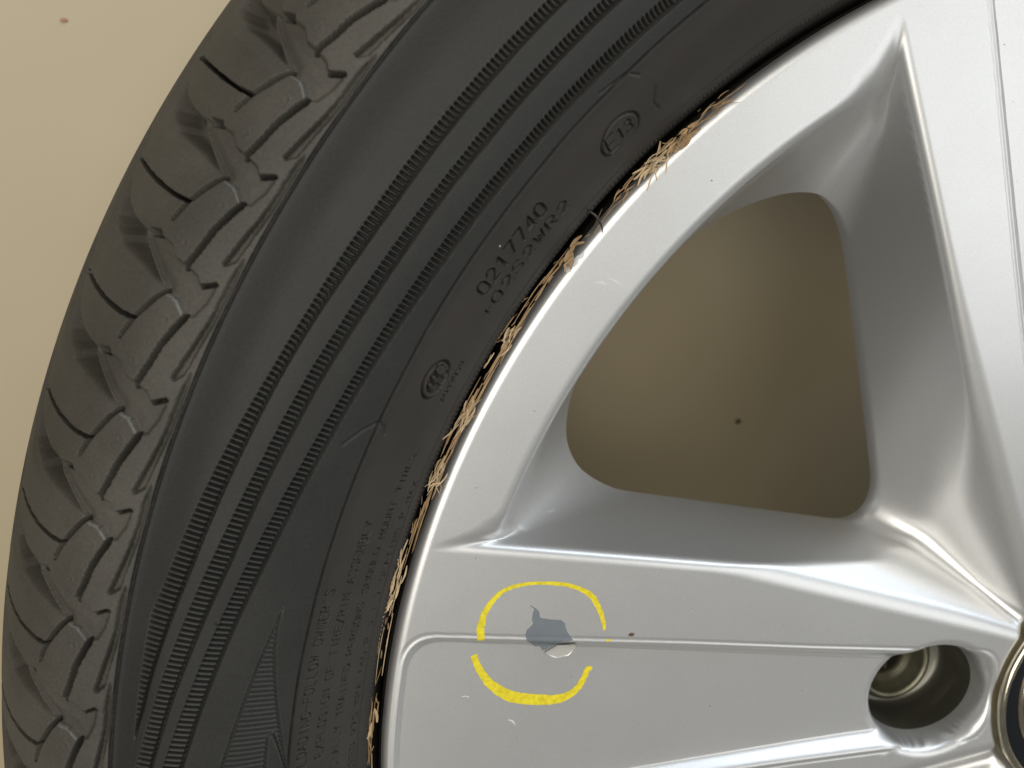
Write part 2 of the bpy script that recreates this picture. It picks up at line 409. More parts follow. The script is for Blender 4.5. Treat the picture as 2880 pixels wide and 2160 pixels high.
# simple moulding alphabet, strokes on a 4 x 6 grid
GLY = {
 'A': [[(0, 0), (2, 6), (4, 0)], [(.8, 2), (3.2, 2)]], 'B': [[(0, 0), (0, 6), (3, 6), (3.8, 5), (3, 3.2), (0, 3.2)], [(3, 3.2), (4, 1.8), (3, 0), (0, 0)]],
 'C': [[(4, 5), (3, 6), (1, 6), (0, 4.8), (0, 1.2), (1, 0), (3, 0), (4, 1)]], 'D': [[(0, 0), (0, 6), (2.6, 6), (4, 4.4), (4, 1.6), (2.6, 0), (0, 0)]],
 'E': [[(4, 6), (0, 6), (0, 0), (4, 0)], [(0, 3.1), (3.2, 3.1)]], 'F': [[(4, 6), (0, 6), (0, 0)], [(0, 3.1), (3.2, 3.1)]],
 'G': [[(4, 5), (3, 6), (1, 6), (0, 4.8), (0, 1.2), (1, 0), (3, 0), (4, 1), (4, 2.8), (2.4, 2.8)]], 'H': [[(0, 0), (0, 6)], [(4, 0), (4, 6)], [(0, 3), (4, 3)]],
 'I': [[(2, 0), (2, 6)]], 'J': [[(4, 6), (4, 1.2), (3, 0), (1, 0), (0, 1.2)]], 'K': [[(0, 0), (0, 6)], [(4, 6), (0, 2.6)], [(1.4, 3.7), (4, 0)]],
 'L': [[(0, 6), (0, 0), (4, 0)]], 'M': [[(0, 0), (0, 6), (2, 2.4), (4, 6), (4, 0)]], 'N': [[(0, 0), (0, 6), (4, 0), (4, 6)]],
 'O': [[(1, 0), (0, 1.2), (0, 4.8), (1, 6), (3, 6), (4, 4.8), (4, 1.2), (3, 0), (1, 0)]], 'P': [[(0, 0), (0, 6), (3, 6), (4, 4.8), (3, 3), (0, 3)]],
 'R': [[(0, 0), (0, 6), (3, 6), (4, 4.8), (3, 3), (0, 3)], [(1.8, 3), (4, 0)]], 'S': [[(4, 5), (3, 6), (1, 6), (0, 4.8), (.8, 3.4), (3.2, 2.7), (4, 1.4), (3, 0), (1, 0), (0, 1)]],
 'T': [[(0, 6), (4, 6)], [(2, 6), (2, 0)]], 'U': [[(0, 6), (0, 1.2), (1, 0), (3, 0), (4, 1.2), (4, 6)]], 'V': [[(0, 6), (2, 0), (4, 6)]],
 'W': [[(0, 6), (1, 0), (2, 4.4), (3, 0), (4, 6)]], 'X': [[(0, 0), (4, 6)], [(0, 6), (4, 0)]], 'Y': [[(0, 6), (2, 3), (4, 6)], [(2, 3), (2, 0)]],
 '0': [[(1, 0), (0, 1.2), (0, 4.8), (1, 6), (3, 6), (4, 4.8), (4, 1.2), (3, 0), (1, 0)]], '1': [[(1, 4.8), (2.3, 6), (2.3, 0)]],
 '2': [[(0, 4.8), (1, 6), (3, 6), (4, 4.8), (3.6, 3.4), (0, 0), (4, 0)]], '3': [[(0, 5), (1, 6), (3, 6), (4, 4.8), (3, 3.2), (1.4, 3.2)], [(3, 3.2), (4, 1.4), (3, 0), (1, 0), (0, 1)]],
 '4': [[(3, 0), (3, 6), (0, 2), (4, 2)]], '5': [[(4, 6), (.4, 6), (.2, 3.4), (3, 3.6), (4, 2), (3, 0), (0, .3)]], '6': [[(3.6, 6), (1, 4.6), (0, 2), (1, 0), (3, 0), (4, 1.6), (3, 3.2), (.5, 2.8)]],
 '7': [[(0, 6), (4, 6), (1.6, 0)]], '8': [[(1, 3.2), (0, 4.6), (1, 6), (3, 6), (4, 4.6), (3, 3.2), (1, 3.2), (0, 1.6), (1, 0), (3, 0), (4, 1.6), (3, 3.2)]],
 '9': [[(.4, 0), (3, 1.4), (4, 4), (3, 6), (1, 6), (0, 4.4), (1, 2.8), (3.5, 3.2)]], '.': [[(1.8, 0), (2.2, .1)]], '-': [[(-.6, 3), (4.8, 3)]], "'": [[(2, 6), (2, 4.8)]], ',': [[(2, .4), (1.6, -.8)]],
 '/': [[(0, -.5), (4, 6.5)]], '+': [[(2, 1.2), (2, 4.8)], [(.2, 3), (3.8, 3)]], '(': [[(3, 6.4), (1.6, 4), (1.6, 2), (3, -.4)]], ')': [[(1, 6.4), (2.4, 4), (2.4, 2), (1, -.4)]], ' ': []}

def text_mask(h, th, s, txt, th_last, s_base0, cap, pitch_deg, wid, stroke, height, s_slope=0.0, th_first=None):
    """press moulded text into h; reading direction = falling angle, letter tops outwards.
    th_last is the angle of the middle of the last character"""
    n = len(txt)
    if th_first is not None:
        pitch_deg = (th_first - th_last) / max(1, n - 1)
    mask = np.zeros(h.shape, bool)
    rr = np.interp(s_base0 + cap / 2, TS, TR)
    dpm = 180 / (math.pi * rr)
    for i, ch in enumerate(txt):
        tc = th_last + (n - 1 - i) * pitch_deg
        base = s_base0 + s_slope * (tc - th_last)
        half = (wid * .75 + stroke) * dpm
        cols = np.where((th[0] > tc - half) & (th[0] < tc + half))[0]
        rows = np.where((s[:, 0] > base - 1.2) & (s[:, 0] < base + cap + 1.2))[0]
        if len(cols) == 0 or len(rows) == 0: continue
        sl = (slice(rows[0], rows[-1] + 1), slice(cols[0], cols[-1] + 1))
        X = -(th[sl] - tc) / dpm; Y = s[sl] - base
        best = np.full(X.shape, 9.)
        for st in GLY.get(ch, []):
            best = np.minimum(best, seg_dist(X, Y, [((x / 4 - .5) * wid, y / 6 * cap) for x, y in st]))
        b = 1 - sstep(best, stroke * .30, stroke * .70)
        moat = 1 - sstep(best, stroke * .7, stroke * 1.25)
        h[sl] += -2.9 * height * b + height * .45 * moat * (1 - b)
        if GLY.get(ch): mask[sl] |= best < stroke * 1.9
    return mask

def build_tyre():
    PITCH = 0.264
    PH = 145.663
    dth = PITCH / 6
    t0 = PH - dth * round((PH - 115.5) / dth)
    dense = t0 + dth * np.arange(int(63.8 / dth))
    dense = dense[dense < 179.2]
    coarse = np.linspace(dense[-1], dense[0] + 360, 380)[1:-1]
    TH = np.r_[dense, coarse]
    nd_ = len(dense)
    SS = np.r_[np.arange(8, 33, 1.2), np.arange(33, 40, .4), np.arange(40, 104, .235), np.arange(104, 108, .4), np.arange(108, 168, .31), np.arange(168, 200, 1.0), np.arange(200, 246, 4.0)]
    th, s = np.meshgrid(TH, SS)
    h = np.zeros(th.shape)
    part = np.zeros((len(SS), len(TH)), int)          # 0 carcass, 1.. others
    # shoulder line and side ring shared by the whole tyre
    wob = (vnoise(th * 9, s * 2, 5) - .5) * .12
    h += .30 * (1 - sstep(np.abs(s - 107.25 + wob), .12, .42)) - .95 * (1 - sstep(np.abs(s - 108.1 + wob), .12, .45)) * (.6 + .4 * vnoise(th * 3, s, 6))
    h -= 1.0 * (1 - sstep(np.abs(s - 65.25 + wob * .6), .10, .36)) * (.75 + .25 * vnoise(th * 2, s, 8))
    h -= .18 * sstep(s, 65.2, 65.6) * (1 - sstep(s, 66, 72))
    h += (vnoise(th * .35, s * .12, 9) - .5) * .25 * sstep(s, 45, 60) * (1 - sstep(s, 95, 105))
    # rim protector edge with its fine knurl
    k = sstep(s, 33.2, 33.8) * (1 - sstep(s, 35.2, 36.0))
    h += k * (.16 + .16 * np.sign(np.sin(th * math.pi * 2 / .30)) * (th < 190))
    h -= .35 * (1 - sstep(np.abs(s - 40.2), .15, .5))
    m = s[:, 0] > 107.9
    i0 = np.where(m)[0][0]
    hb, blk, fl = tread_height(th[i0:, :nd_], s[i0:, :nd_], True)
    h[i0:, :nd_] += hb
    hb2, blk2, fl2 = tread_height(th[i0:, nd_:], s[i0:, nd_:], False)
    h[i0:, nd_:] += hb2
    h -= 7.0 * sstep(s, 190, 192.5) * (1 - sstep(s, 203, 206))
    B = np.full(th.shape, -1, int); B[i0:, :nd_] = blk; B[i0:, nd_:] = np.where(blk2 >= 0, blk2 + 0, -1)
    B[s > 188] = -1
    FL = np.zeros(th.shape, bool); FL[i0:, :nd_] = fl
    # ribbed bands
    D = (slice(None), slice(0, nd_))
    t_, s_ = th[D], s[D]
    ph = ((t_ - PH) / PITCH) % 1.0
    rib = 1 - sstep(np.abs(ph - .5), .06, .30)        # raised rib in the middle of each pitch
    for kband, (Lf, Rt, tend) in BAND.items():
        lo = np.interp(t_, *zip(*Rt)); hi = np.interp(t_, *zip(*Lf))
        q = np.minimum(s_ - lo, hi - s_)
        inside = sstep(q, -.12, .26) * (t_ < tend)
        ribh = rib * sstep(s_ - lo, .30, .80)
        h[D] += inside * (-2.3 + 2.42 * ribh)
        part[D] = np.where((q > -.25) & (t_ < tend), 10 + kband, part[D])
    # arrow shaped hatching
    near = (t_ > 163.5) & (s_ > 50) & (s_ < 97)
    c0 = np.where(t_[0] > 163.5)[0][0]
    r0, r1 = np.searchsorted(SS, 50), np.searchsorted(SS, 97)
    sl = (slice(r0, r1), slice(c0, nd_))
    K = 4.75   # mm per degree here
    X, Y = th[sl] * K, s[sl]
    d = poly_sdf(X, Y, [(a * K, b) for a, b in HATCH])
    dn = poly_sdf(X, Y, [(a * K, b) for a, b in HNOTCH])
    q = np.minimum(-d, dn)
    right = np.maximum(0, 1 - np.abs(q) * 0)
    saw = ((th[sl] - PH) / PITCH) % 1.0
    hat = sstep(saw, .0, .30) * (1 - sstep(saw, .55, 1.0))
    h[sl] += sstep(q, -.05, .3) * (-1.1 + 1.02 * hat * sstep(q, .25, .8))
    pp = part[sl]; pp[q > -.3] = 14; part[sl] = pp
    # lettering
    marks = []
    hd, td, sd = h[:, :nd_], th[:, :nd_], s[:, :nd_]
    marks.append(text_mask(hd, td, sd, '0217740', 140.84, 55.1, 4.0, 0, 2.6, .46, .40, th_first=145.76))
    marks.append(text_mask(hd, td, sd, '+02S2WR2', 139.86, 48.7, 3.8, 0, 2.9, .44, .40, th_first=146.75))
    # approval mark: ring with E and 13
    def oval(tc, scn, rt, rs, w, hgt, kk=None):
        rr = np.interp(scn, TS, TR); g = math.pi * rr / 180
        X = -(td - tc) * g; Y = sd - scn
        dd = (np.hypot(X / rt, Y / rs) - 1) * min(rt, rs)
        hd[:] += -2.4 * hgt * (1 - sstep(np.abs(dd), w * .4, w)) + hgt * .5 * (1 - sstep(np.abs(dd + w * 1.6), w * .4, w))
        return (np.abs(dd) < w * 3) | (dd < 0)
    mk = oval(135.05, 53.0, 5.9, 5.1, .38, .40)
    mk |= text_mask(hd, td, sd, 'E', 135.72, 50.4, 5.2, .5, 2.6, .38, .40)
    mk |= text_mask(hd, td, sd, '13', 134.42, 51.0, 3.9, .62, 2.0, .36, .40)
    marks.append(mk)
    # oval certification mark with nested crescents
    mk = oval(151.2, 55.1, 5.0, 3.9, .36, .50)
    rr = np.interp(55.1, TS, TR); g = math.pi * rr / 180
    X = -(td - 151.2) * g; Y = sd - 55.1
    for cx, rad in ((-2.2, 2.3), (-.2, 2.3), (1.8, 2.3)):
        a = [math.radians(x) for x in range(70, 291, 20)]
        arc = [(cx + .6 + rad * .62 * math.cos(t), -.2 + rad * math.sin(t)) for t in a]
        box = (np.abs(X) < 6) & (np.abs(Y) < 5)
        ii = np.where(box.any(0))[0]; jj = np.where(box.any(1))[0]
        s2 = (slice(jj[0], jj[-1] + 1), slice(ii[0], ii[-1] + 1))
        dd = seg_dist(X[s2], Y[s2], arc)
        hd[s2] += -1.5 * (1 - sstep(dd, .30, .62)) + .25 * (1 - sstep(dd, .55, .95))
    mk |= text_mask(hd, td, sd, 'S', 150.42, 55.6, 1.7, .3, 1.1, .30, .35)
    marks.append(mk)
    marks.append(text_mask(hd, td, sd, 'A042058', 149.96, 47.4, 1.9, 0, 1.15, .30, .24, th_first=152.18))
    marks.append(text_mask(hd, td, sd, "RESULT FROM UNDERINFLATION/OVERLOADING-FOLLOW OWNER'S", 163.76, 60.5, 2.6, .477, 1.45, .26, .26))
    marks.append(text_mask(hd, td, sd, "EXPLOSION OF TIRE/RIM ASSEMBLY", 159.83, 54.9, 2.6, .476, 1.45, .26, .26, s_slope=.02))
    marks.append(text_mask(hd, td, sd, "ONLY SPECIALLY TRAINED PERSONS SHOULD MOUNT TIRES.", 155.35, 47.9, 2.5, .478, 1.42, .26, .26, s_slope=.08))
    marks.append(text_mask(hd, td, sd, "NEVER EXCEED 275 KPA (40 P.S.I.) SEATING P.MAX", 157.56, 41.4, 2.4, .50, 1.42, .26, .24, s_slope=.03))
    # a few pips and a moulding arrow on the side ring
    for tc, scn, r_ in ((129.4, 70.26, .9), (165.6, 86.9, .8)):
        rr = np.interp(scn, TS, TR); g = math.pi * rr / 180
        dd = np.hypot((td - tc) * g, sd - scn)
        hd += .6 * (1 - sstep(dd, .2, r_))
    for pts in ([(154.21, 65.29), (154.40, 63.2), (154.75, 62.4)], [(154.2, 65.3), (154.8, 68.2), (155.83, 71.6)], [(132.7, 62.56), (133.13, 65.24), (134.81, 66.5)], [(132.16, 56.81), (132.62, 52.53), (132.4, 49.0)]):
        cc = np.where((td[0] > 131) & (td[0] < 157))[0]
        s2 = (slice(np.searchsorted(SS, 45), np.searchsorted(SS, 75)), slice(cc[0], cc[-1] + 1))
        G = 4.5
        dd = seg_dist(td[s2] * G, sd[s2], [(a * G, b) for a, b in pts])
        hd[s2] -= .38 * (1 - sstep(dd, .12, .45))
    for i, mk in enumerate(marks):
        sub = part[:, :nd_]; sub[mk & (sub < 10)] = 20 + i
    # surface
    r = np.interp(s, TS, TR) + np.interp(s, TS, TNX) * h
    z = np.interp(s, TS, TZ) + np.interp(s, TS, TNZ) * h
    a = np.radians(th)
    P = np.stack([r * np.cos(a), r * np.sin(a), z], -1)
    # normals by central differences (wrapping round the tyre)
    Pu = np.roll(P, -1, 1) - np.roll(P, 1, 1)
    Pv = np.empty_like(P); Pv[1:-1] = P[2:] - P[:-2]; Pv[0] = P[1] - P[0]; Pv[-1] = P[-1] - P[-2]
    N = np.cross(Pv, Pu); N /= np.linalg.norm(N, axis=-1, keepdims=True) + 1e-12
    if N[len(SS) // 2, 10, 2] < 0: N = -N
    R_, C_ = th.shape
    idx = np.arange(R_ * C_).reshape(R_, C_)
    nx = np.roll(idx, -1, 1)
    F = np.stack([idx[:-1], nx[:-1], nx[1:], idx[1:]], -1)     # rows x cols x 4
    key = np.where(B >= 0, 1000 + B, np.where(FL, 900, part))
    key = np.where(FL, 900, key)
    fk = key[:-1].copy()
    V = P.reshape(-1, 3); NN = N.reshape(-1, 3)
    F = F[:, :, ::-1] if False else F
    # orientation check
    f = F[len(SS) // 2, 10]; nn = np.cross(V[f[1]] - V[f[0]], V[f[2]] - V[f[0]])
    if np.dot(nn, NN[f[0]]) < 0: F = F[:, :, ::-1]
    rows = np.arange(R_ - 1)[:, None] * np.ones((1, C_))
    tread_row = SS[:-1][:, None] > 108.6
    carc = fk < 10
    tyre = sub_grid(V, NN, F[carc & ~tread_row], 'tyre', M_side, car_wheel, label='black low-profile tyre with three ribbed bands on its dusty sidewall')
    sub_grid(V, NN, F[carc & tread_row], 'tread_base', M_tread, tyre)
    for n in np.unique(B[B >= 0]):
        sub_grid(V, NN, F[fk == 1000 + n], 'tread_block', M_tread, tyre)
    sub_grid(V, NN, F[fk == 900], 'mould_line', M_flash, tyre, kind='stuff')
    for kband in BAND:
        sub_grid(V, NN, F[fk == 10 + kband], 'ribbed_band', M_rib, tyre)
    sub_grid(V, NN, F[fk == 14], 'hatched_arrow', M_rib, tyre)
    names = ['raised_serial_number', 'raised_serial_number', 'approval_mark', 'certification_mark', 'raised_serial_number'] + ['raised_warning_text'] * 4
    for i, nme in enumerate(names):
        sub_grid(V, NN, F[fk == 20 + i], nme, M_side, tyre)
    # far half of the tread and the lower sidewall, hidden under the wheel
    pr = [(TR[-1], TZ[-1])] + [(r_, -200 - z_) for r_, z_ in list(zip(TR, TZ))[::-24]]
    lathe('lower_sidewall', pr, M_side, tyre, n=180)
    return tyre

def lathe(name, prof, mat, parent, n=128, centre=(0, 0), up=True, a0=0, a1=360, **k):
    A = np.radians(np.linspace(a0, a1, n + 1)[:-1] if a1 - a0 >= 360 else np.linspace(a0, a1, n))
    pr = np.array(prof, float)
    a, r = np.meshgrid(A, pr[:, 0]); z = np.repeat(pr[:, 1][:, None], len(A), 1)
    V = np.stack([centre[0] + r * np.cos(a), centre[1] + r * np.sin(a), z], -1).reshape(-1, 3)
    R_, C_ = a.shape
    idx = np.arange(R_ * C_).reshape(R_, C_); nx = np.roll(idx, -1, 1)
    F = np.stack([idx[:-1], nx[:-1], nx[1:], idx[1:]], -1)
    if a1 - a0 < 360: F = F[:, :-1]
    return mesh_obj(name, V, F.reshape(-1, 4), mat, parent, **k)

# ------------------------------------------------------------------ alloy wheel face as a distance field
WT = 141.3          # middle of the window in the picture (degrees); the others every 72
ST = 174.6          # middle of the spoke in the picture
def plane(p, q, r):
    p, q, r = (np.array(v, float) for v in (p, q, r))
    n = np.cross(q - p, r - p); n /= np.linalg.norm(n)
    if n[2] < 0: n = -n
    return n, n @ p
S1 = plane((220.8, 80.1, -2), (141.3, 37.3, -8.1), (151.3, 35, -42))
S2 = plane((141.3, 37.3, -8.1), (42.8, 1, -15.2), (114.1, 14.4, -23))
S3 = plane((114.1, 14.4, -23), (42.8, 1, -15.2), (92.4, -3.0, -43))
Q1 = plane((210.9, -99.3, -2.1), (136.9, -56.6, -7.9), (142, -49.0, -42))
Q2 = plane((132, -54, -8.3), (64, -18.6, -13.5), (114.4, -30.6, -23))
Q3 = plane((114.4, -30.6, -23), (46, -7.5, -15), (92.4, -6.2, -43))
SD = plane((91, -4, -46), (45, -4, -19.5), (91, 6, -46))
WB = plane((191.1, -59.7, -43.5), (177.5, -71.5, -43.5), (198.3, -84.5, -12))
WA = plane((198.5, 42.0, -43.5), (185, 49.5, -43.5), (204.3, 63.5, -15))
def edge_plane(a, b, za, zb, side, slope):
    """plane through the edge a-b that falls away towards `side`"""
    a = np.array(a); b = np.array(b); d = (b - a) / np.linalg.norm(b - a)
    n = np.array([-d[1], d[0]])
    if n @ (np.array(side) - a) < 0: n = -n
    m = (a + b) / 2 + n * 10
    return plane((*a, za), (*b, zb), (*m, (za + zb) / 2 - 10 * slope))
TA = edge_plane((216.6, 77.7), (207.2, 63.5), -2, -3.1, (209, 72), 1.3)
TB = edge_plane((208.6, -98.4), (205.2, -76.0), -2, -3.1, (200, -90), 1.0)
def smax(a, b, k):
    h = np.maximum(k - np.abs(a - b), 0) / k
    return np.maximum(a, b) + h * h * k * .25
def smin(a, b, k): return -smax(-a, -b, k)
def dp(pl, a, b, z): return pl[0][0] * a + pl[0][1] * b + pl[0][2] * z - pl[1]

def face_fields(x, y):
    """everything that does not depend on z"""
    r = np.hypot(x, y); t = np.degrees(np.arctan2(y, x))
    zf = -15 + 13 * (r - 45) / 190
    # gentle crown between hub and lip
    # spoke frame
    k = np.round((t - ST) / 72); ts = np.radians(ST + 72 * k)
    s = x * np.cos(ts) + y * np.sin(ts); w = -x * np.sin(ts) + y * np.cos(ts)
    hw = np.interp(s, [40, 57, 109, 154, 232], [15.2, 15.9, 19.0, 22.2, 26.8])
    q = smin(hw - np.abs(w), 236.8 - r, 9.0)
    q = smin(q, s - 41.5, 10.0)
    dep = np.interp(s, [45, 90, 150, 200, 236], [4.6, 4.4, 3.4, 2.2, 1.4])
    u = np.clip(q / (dep * 1.15), 0, 1)
    drop = dep * (u * u * (3 - 2 * u))
    # fine double step along the groove
    drop = drop + .12 * (1 - sstep(np.abs(q + .9), .1, .8))
    zp = zf - drop
    # bolt hole
    eb = np.hypot((s - 62.8) / 19.7, (w - .4) / 16.9)
    dh = (eb - 1) * 18.5                      # <0 inside
    # window frame
    kw = np.round((t - WT) / 72); tw = np.radians(WT + 72 * kw)
    a = x * np.cos(tw) + y * np.sin(tw); b = -x * np.sin(tw) + y * np.cos(tw)
    return r, zp, s, w, dh, a, b
def FF(fd, z):
    r, zp, s, w, dh, a, b = fd
    top = z - zp
    # mouth of the bolt hole, its well is a surface of its own
    mouth = -dh + (z + 24) * 0.12
    top = np.where(dh > 6, top, smax(top, mouth, 3.5))
    # bore for the centre cap
    top = smax(top, np.minimum(39.6 - r, z + 24), 2.0)
    # outer lip
    top = smax(top, (r - 239.9) * .97 + (z + 4) * .12, 2.6)
    zt = -15 + 13 * (np.hypot(a, b) - 45) / 190
    bt = -56.6 - .577 * (a - 136.9)
    bb_ = smax(-54.4 - .80 * (a - 149.9), bt + 6.5, 4.0)
    tq = (zt - z) / (zt + 42)
    wall2 = (b - (bt + (bb_ - bt) * tq)) * .83
    b1 = smax(smax(dp(S1, a, b, z), dp(S2, a, b, z), .8), dp(S3, a, b, z), 1.2)
    b2 = smax(smax(wall2, dp(Q2, a, b, z), .8), dp(Q3, a, b, z), 1.2)
    rim = (219.6 - r) * .951 + (z + 3.1) * .307
    rim = smax(rim, np.where(b > 20, dp(TA, a, b, z), -1e3), 2.5)
    rim = smax(rim, np.where(b < -20, dp(TB, a, b, z), -1e3), 2.5)
    deep = np.clip(-(z + 12), 0, 40)
    body = smin(smin(b1, b2, 4.5 + np.maximum(deep - 14, 0) * .6), rim, 2.0 + deep * .28)
    web = np.where(b > 0, smax(dp(WA, a, b, z), dp(TA, a, b, z), 2.0), smax(dp(WB, a, b, z), dp(TB, a, b, z), 2.0))
    body = smin(body, web, 3.0 + deep * .35)
    return smax(top, body, 2.9)
def solve_z(x, y):
    fd = face_fields(x, y)
    lo = np.full(x.shape, -66.0); hi = np.full(x.shape, 8.0)
    for _ in range(22):
        m = (lo + hi) / 2
        f = FF(fd, m)
        g = f > 0
        hi = np.where(g, m, hi); lo = np.where(g, lo, m)
    return (lo + hi) / 2
def normals_at(x, y, z, e=.12):
    gx = FF(face_fields(x + e, y), z) - FF(face_fields(x - e, y), z)
    gy = FF(face_fields(x, y + e), z) - FF(face_fields(x, y - e), z)
    fd = face_fields(x, y)
    gz = FF(fd, z + e) - FF(fd, z - e)
    n = np.stack([gx, gy, gz], -1)
    return n / (np.linalg.norm(n, axis=-1, keepdims=True) + 1e-9)
ZC = -44.0
def build_alloy():
    dense = np.arange(98, 188, .115)
    coarse = np.linspace(dense[-1], dense[0] + 360, 280)[1:-1]
    TH = np.radians(np.r_[dense, coarse])
    RR = np.r_[np.arange(37.4, 46, .45), np.arange(46, 214, .52), np.arange(214, 240.5, .34)]
    a, r = np.meshgrid(TH, RR)
    x, y = r * np.cos(a), r * np.sin(a)
    z = solve_z(x, y)
    z = np.maximum(z, -66)
    fdA = face_fields(x, y)
    inhole = (fdA[4] < 3) & (r > 41)
    ZL = np.where(inhole, -24.0, ZC)
    hole = (FF(fdA, ZL) > 0) & (inhole | ((r > 48) & (r < 236)))
    # keep vertices next to solid ones and pull them on to the cut contour
    near = ~hole
    nb = near | np.roll(near, 1, 1) | np.roll(near, -1, 1)
    nb2 = nb.copy(); nb2[1:] |= nb[:-1]; nb2[:-1] |= nb[1:]
    border = hole & nb2
    bx, by, zl_ = x[border], y[border], ZL[border]
    for _ in range(4):
        e = .1
        zz = zl_
        g0 = FF(face_fields(bx, by), zz)
        gx = (FF(face_fields(bx + e, by), zz) - FF(face_fields(bx - e, by), zz)) / (2 * e)
        gy = (FF(face_fields(bx, by + e), zz) - FF(face_fields(bx, by - e), zz)) / (2 * e)
        k = np.clip(g0 / (gx * gx + gy * gy + 1e-6), -3, 3)
        bx = bx - k * gx; by = by - k * gy
    x[border], y[border], z[border] = bx, by, zl_
    low = (~hole) & (z < ZL) & (r > 48) & (r < 236)
    z[low] = ZL[low]
    keepv = (~hole) | border
    N = normals_at(x, y, z)
    # where the cut is, use the wall direction
    V = np.stack([x, y, z], -1).reshape(-1, 3); NN = N.reshape(-1, 3)
    R_, C_ = x.shape
    idx = np.arange(R_ * C_).reshape(R_, C_); nx = np.roll(idx, -1, 1)
    F = np.stack([idx[:-1], nx[:-1], nx[1:], idx[1:]], -1)
    kv = keepv.ravel(); hv = hole.ravel()
    ok = kv[F].all(-1) & ~hv[F].all(-1)
    f = F[200, 10]; nn = np.cross(V[f[1]] - V[f[0]], V[f[2]] - V[f[0]])
    if nn[2] < 0: F = F[:, :, ::-1]
    rr = (r[:-1] + r[1:]) / 2
    tt = np.degrees(a[:-1])
    spoke_id = np.round((tt - ST) / 72).astype(int) % 5
    _, _, _, _, dh, aa, bb = face_fields(x[:-1], y[:-1])
    lug = dh < 3.0
    lab = np.where(rr > 222, 0, np.where(rr < 46, 1, 2))
    rim = sub_grid(V, NN, F[ok & (lab == 0)], 'rim', M_silver, car_wheel, label='silver outer rim ring of the alloy wheel')
    hub = sub_grid(V, NN, F[ok & (lab == 1) & ~lug], 'hub', M_silver, car_wheel)
    spokes = []
    for i in range(5):
        lb = 'silver spoke with a yellow-ringed paint chip' if i == 0 else None
        sp = sub_grid(V, NN, F[ok & (lab == 2) & (spoke_id == i) & ~lug], 'spoke', M_silver, car_wheel, **({'label': lb} if lb else {}))
        sub_grid(V, NN, F[ok & (lab != 0) & (spoke_id == i) & lug], 'bolt_hole_lip', M_silver, sp)
        spokes.append(sp)
    # rear wall of each window: continue the cut contour downwards
    Fk = F[ok]
    E = np.concatenate([Fk[:, [0, 1]], Fk[:, [1, 2]], Fk[:, [2, 3]], Fk[:, [3, 0]]])
    Es = np.sort(E, 1)
    u, inv, cnt = np.unique(Es[:, 0].astype(np.int64) * (R_ * C_) + Es[:, 1], return_inverse=True, return_counts=True)
    be = E[(cnt[inv] == 1)]
    zb = V[be][:, :, 2]; rb = np.hypot(V[be][:, :, 0], V[be][:, :, 1])
    be = be[(zb < ZC + .5).all(1) & (rb > 50).all(1) & (rb < 235).all(1)]
    zone = np.round((np.degrees(np.arctan2(V[be[:, 0], 1], V[be[:, 0], 0])) - WT) / 72).astype(int) % 5
    for kz in range(5):
        bk = be[zone == kz]
        if len(bk) == 0: continue
        ids, inv = np.unique(bk, return_inverse=True); inv = inv.reshape(bk.shape)
        A0 = V[ids]; n0 = NN[ids]; A1 = A0.copy(); A1[:, 2] -= 12; A1[:, :2] -= n0[:, :2] * 3.0
        Vs = np.concatenate([A0, A1]); nA = len(A0)
        Fs = np.stack([inv[:, 1], inv[:, 0], inv[:, 0] + nA, inv[:, 1] + nA], 1)
        wn = n0.copy(); wn[:, 2] = .1; wn /= np.linalg.norm(wn, axis=1, keepdims=True)
        mesh_obj('window_wall', Vs, Fs, M_silver, car_wheel, np.concatenate([n0, wn]))
    # outer flange rolling down into the tyre, and the barrel behind the spokes
    zl = float(np.median(z[-1]))
    lathe('rim_flange', [(240.42, zl + .05), (240.6, zl - 1.2), (240.5, zl - 4), (239.8, zl - 9), (238.5, -34), (234, -40), (226, -44), (214, -46)], M_flange, car_wheel, n=256)
    lathe('barrel', [(238, -36), (226, -47), (206, -58), (199, -75), (198, -110), (204, -120), (206, -185), (214, -196), (228, -204), (236, -206), (240, -212), (238, -216), (230, -214)], M_barrel, car_wheel, n=200)
    # rear of the hub
    lathe('hub_back', [(37.5, -20), (37, -30), (34, -62), (50, -66), (62, -60), (60, -46)], M_barrel, car_wheel, n=96)
    return rim, hub, spokes

def draped(name, pts_xy, mat, parent, off, edge=0.0, n=1, **k):
    """closed outline laid over the wheel face, filled with a fine grid clipped to the outline"""
    P = np.array(pts_xy)
    # resample and slightly roughen the outline
    Q = []
    for i in range(len(P)):
        a, b = P[i], P[(i + 1) % len(P)]
        m = max(1, int(np.hypot(*(b - a)) / .35))
        for j in range(m): Q.append(a + (b - a) * j / m)
    Q = np.array(Q)
    rng = np.random.RandomState(4)
    Q += (rng.rand(*Q.shape) - .5) * .10
    import mathutils
    from mathutils.geometry import delaunay_2d_cdt
    x0, y0 = Q.min(0); x1, y1 = Q.max(0)
    gx, gy = np.meshgrid(np.arange(x0, x1, .5), np.arange(y0, y1, .5))
    d = poly_sdf(gx.ravel(), gy.ravel(), [tuple(v) for v in Q])
    inn = np.stack([gx.ravel(), gy.ravel()], 1)[d < -.2]
    allp = [mathutils.Vector(tuple(v)) for v in np.concatenate([Q, inn])]
    m = len(Q)
    res = delaunay_2d_cdt(allp, [(i, (i + 1) % m) for i in range(m)], [list(range(m))], 1, 1e-5)
    vs = np.array([tuple(v) for v in res[0]]); fs = [tuple(f) for f in res[2]]
    zz = solve_z(vs[:, 0], vs[:, 1]) + off
    return mesh_obj(name, np.c_[vs, zz], fs, mat, parent, **k)

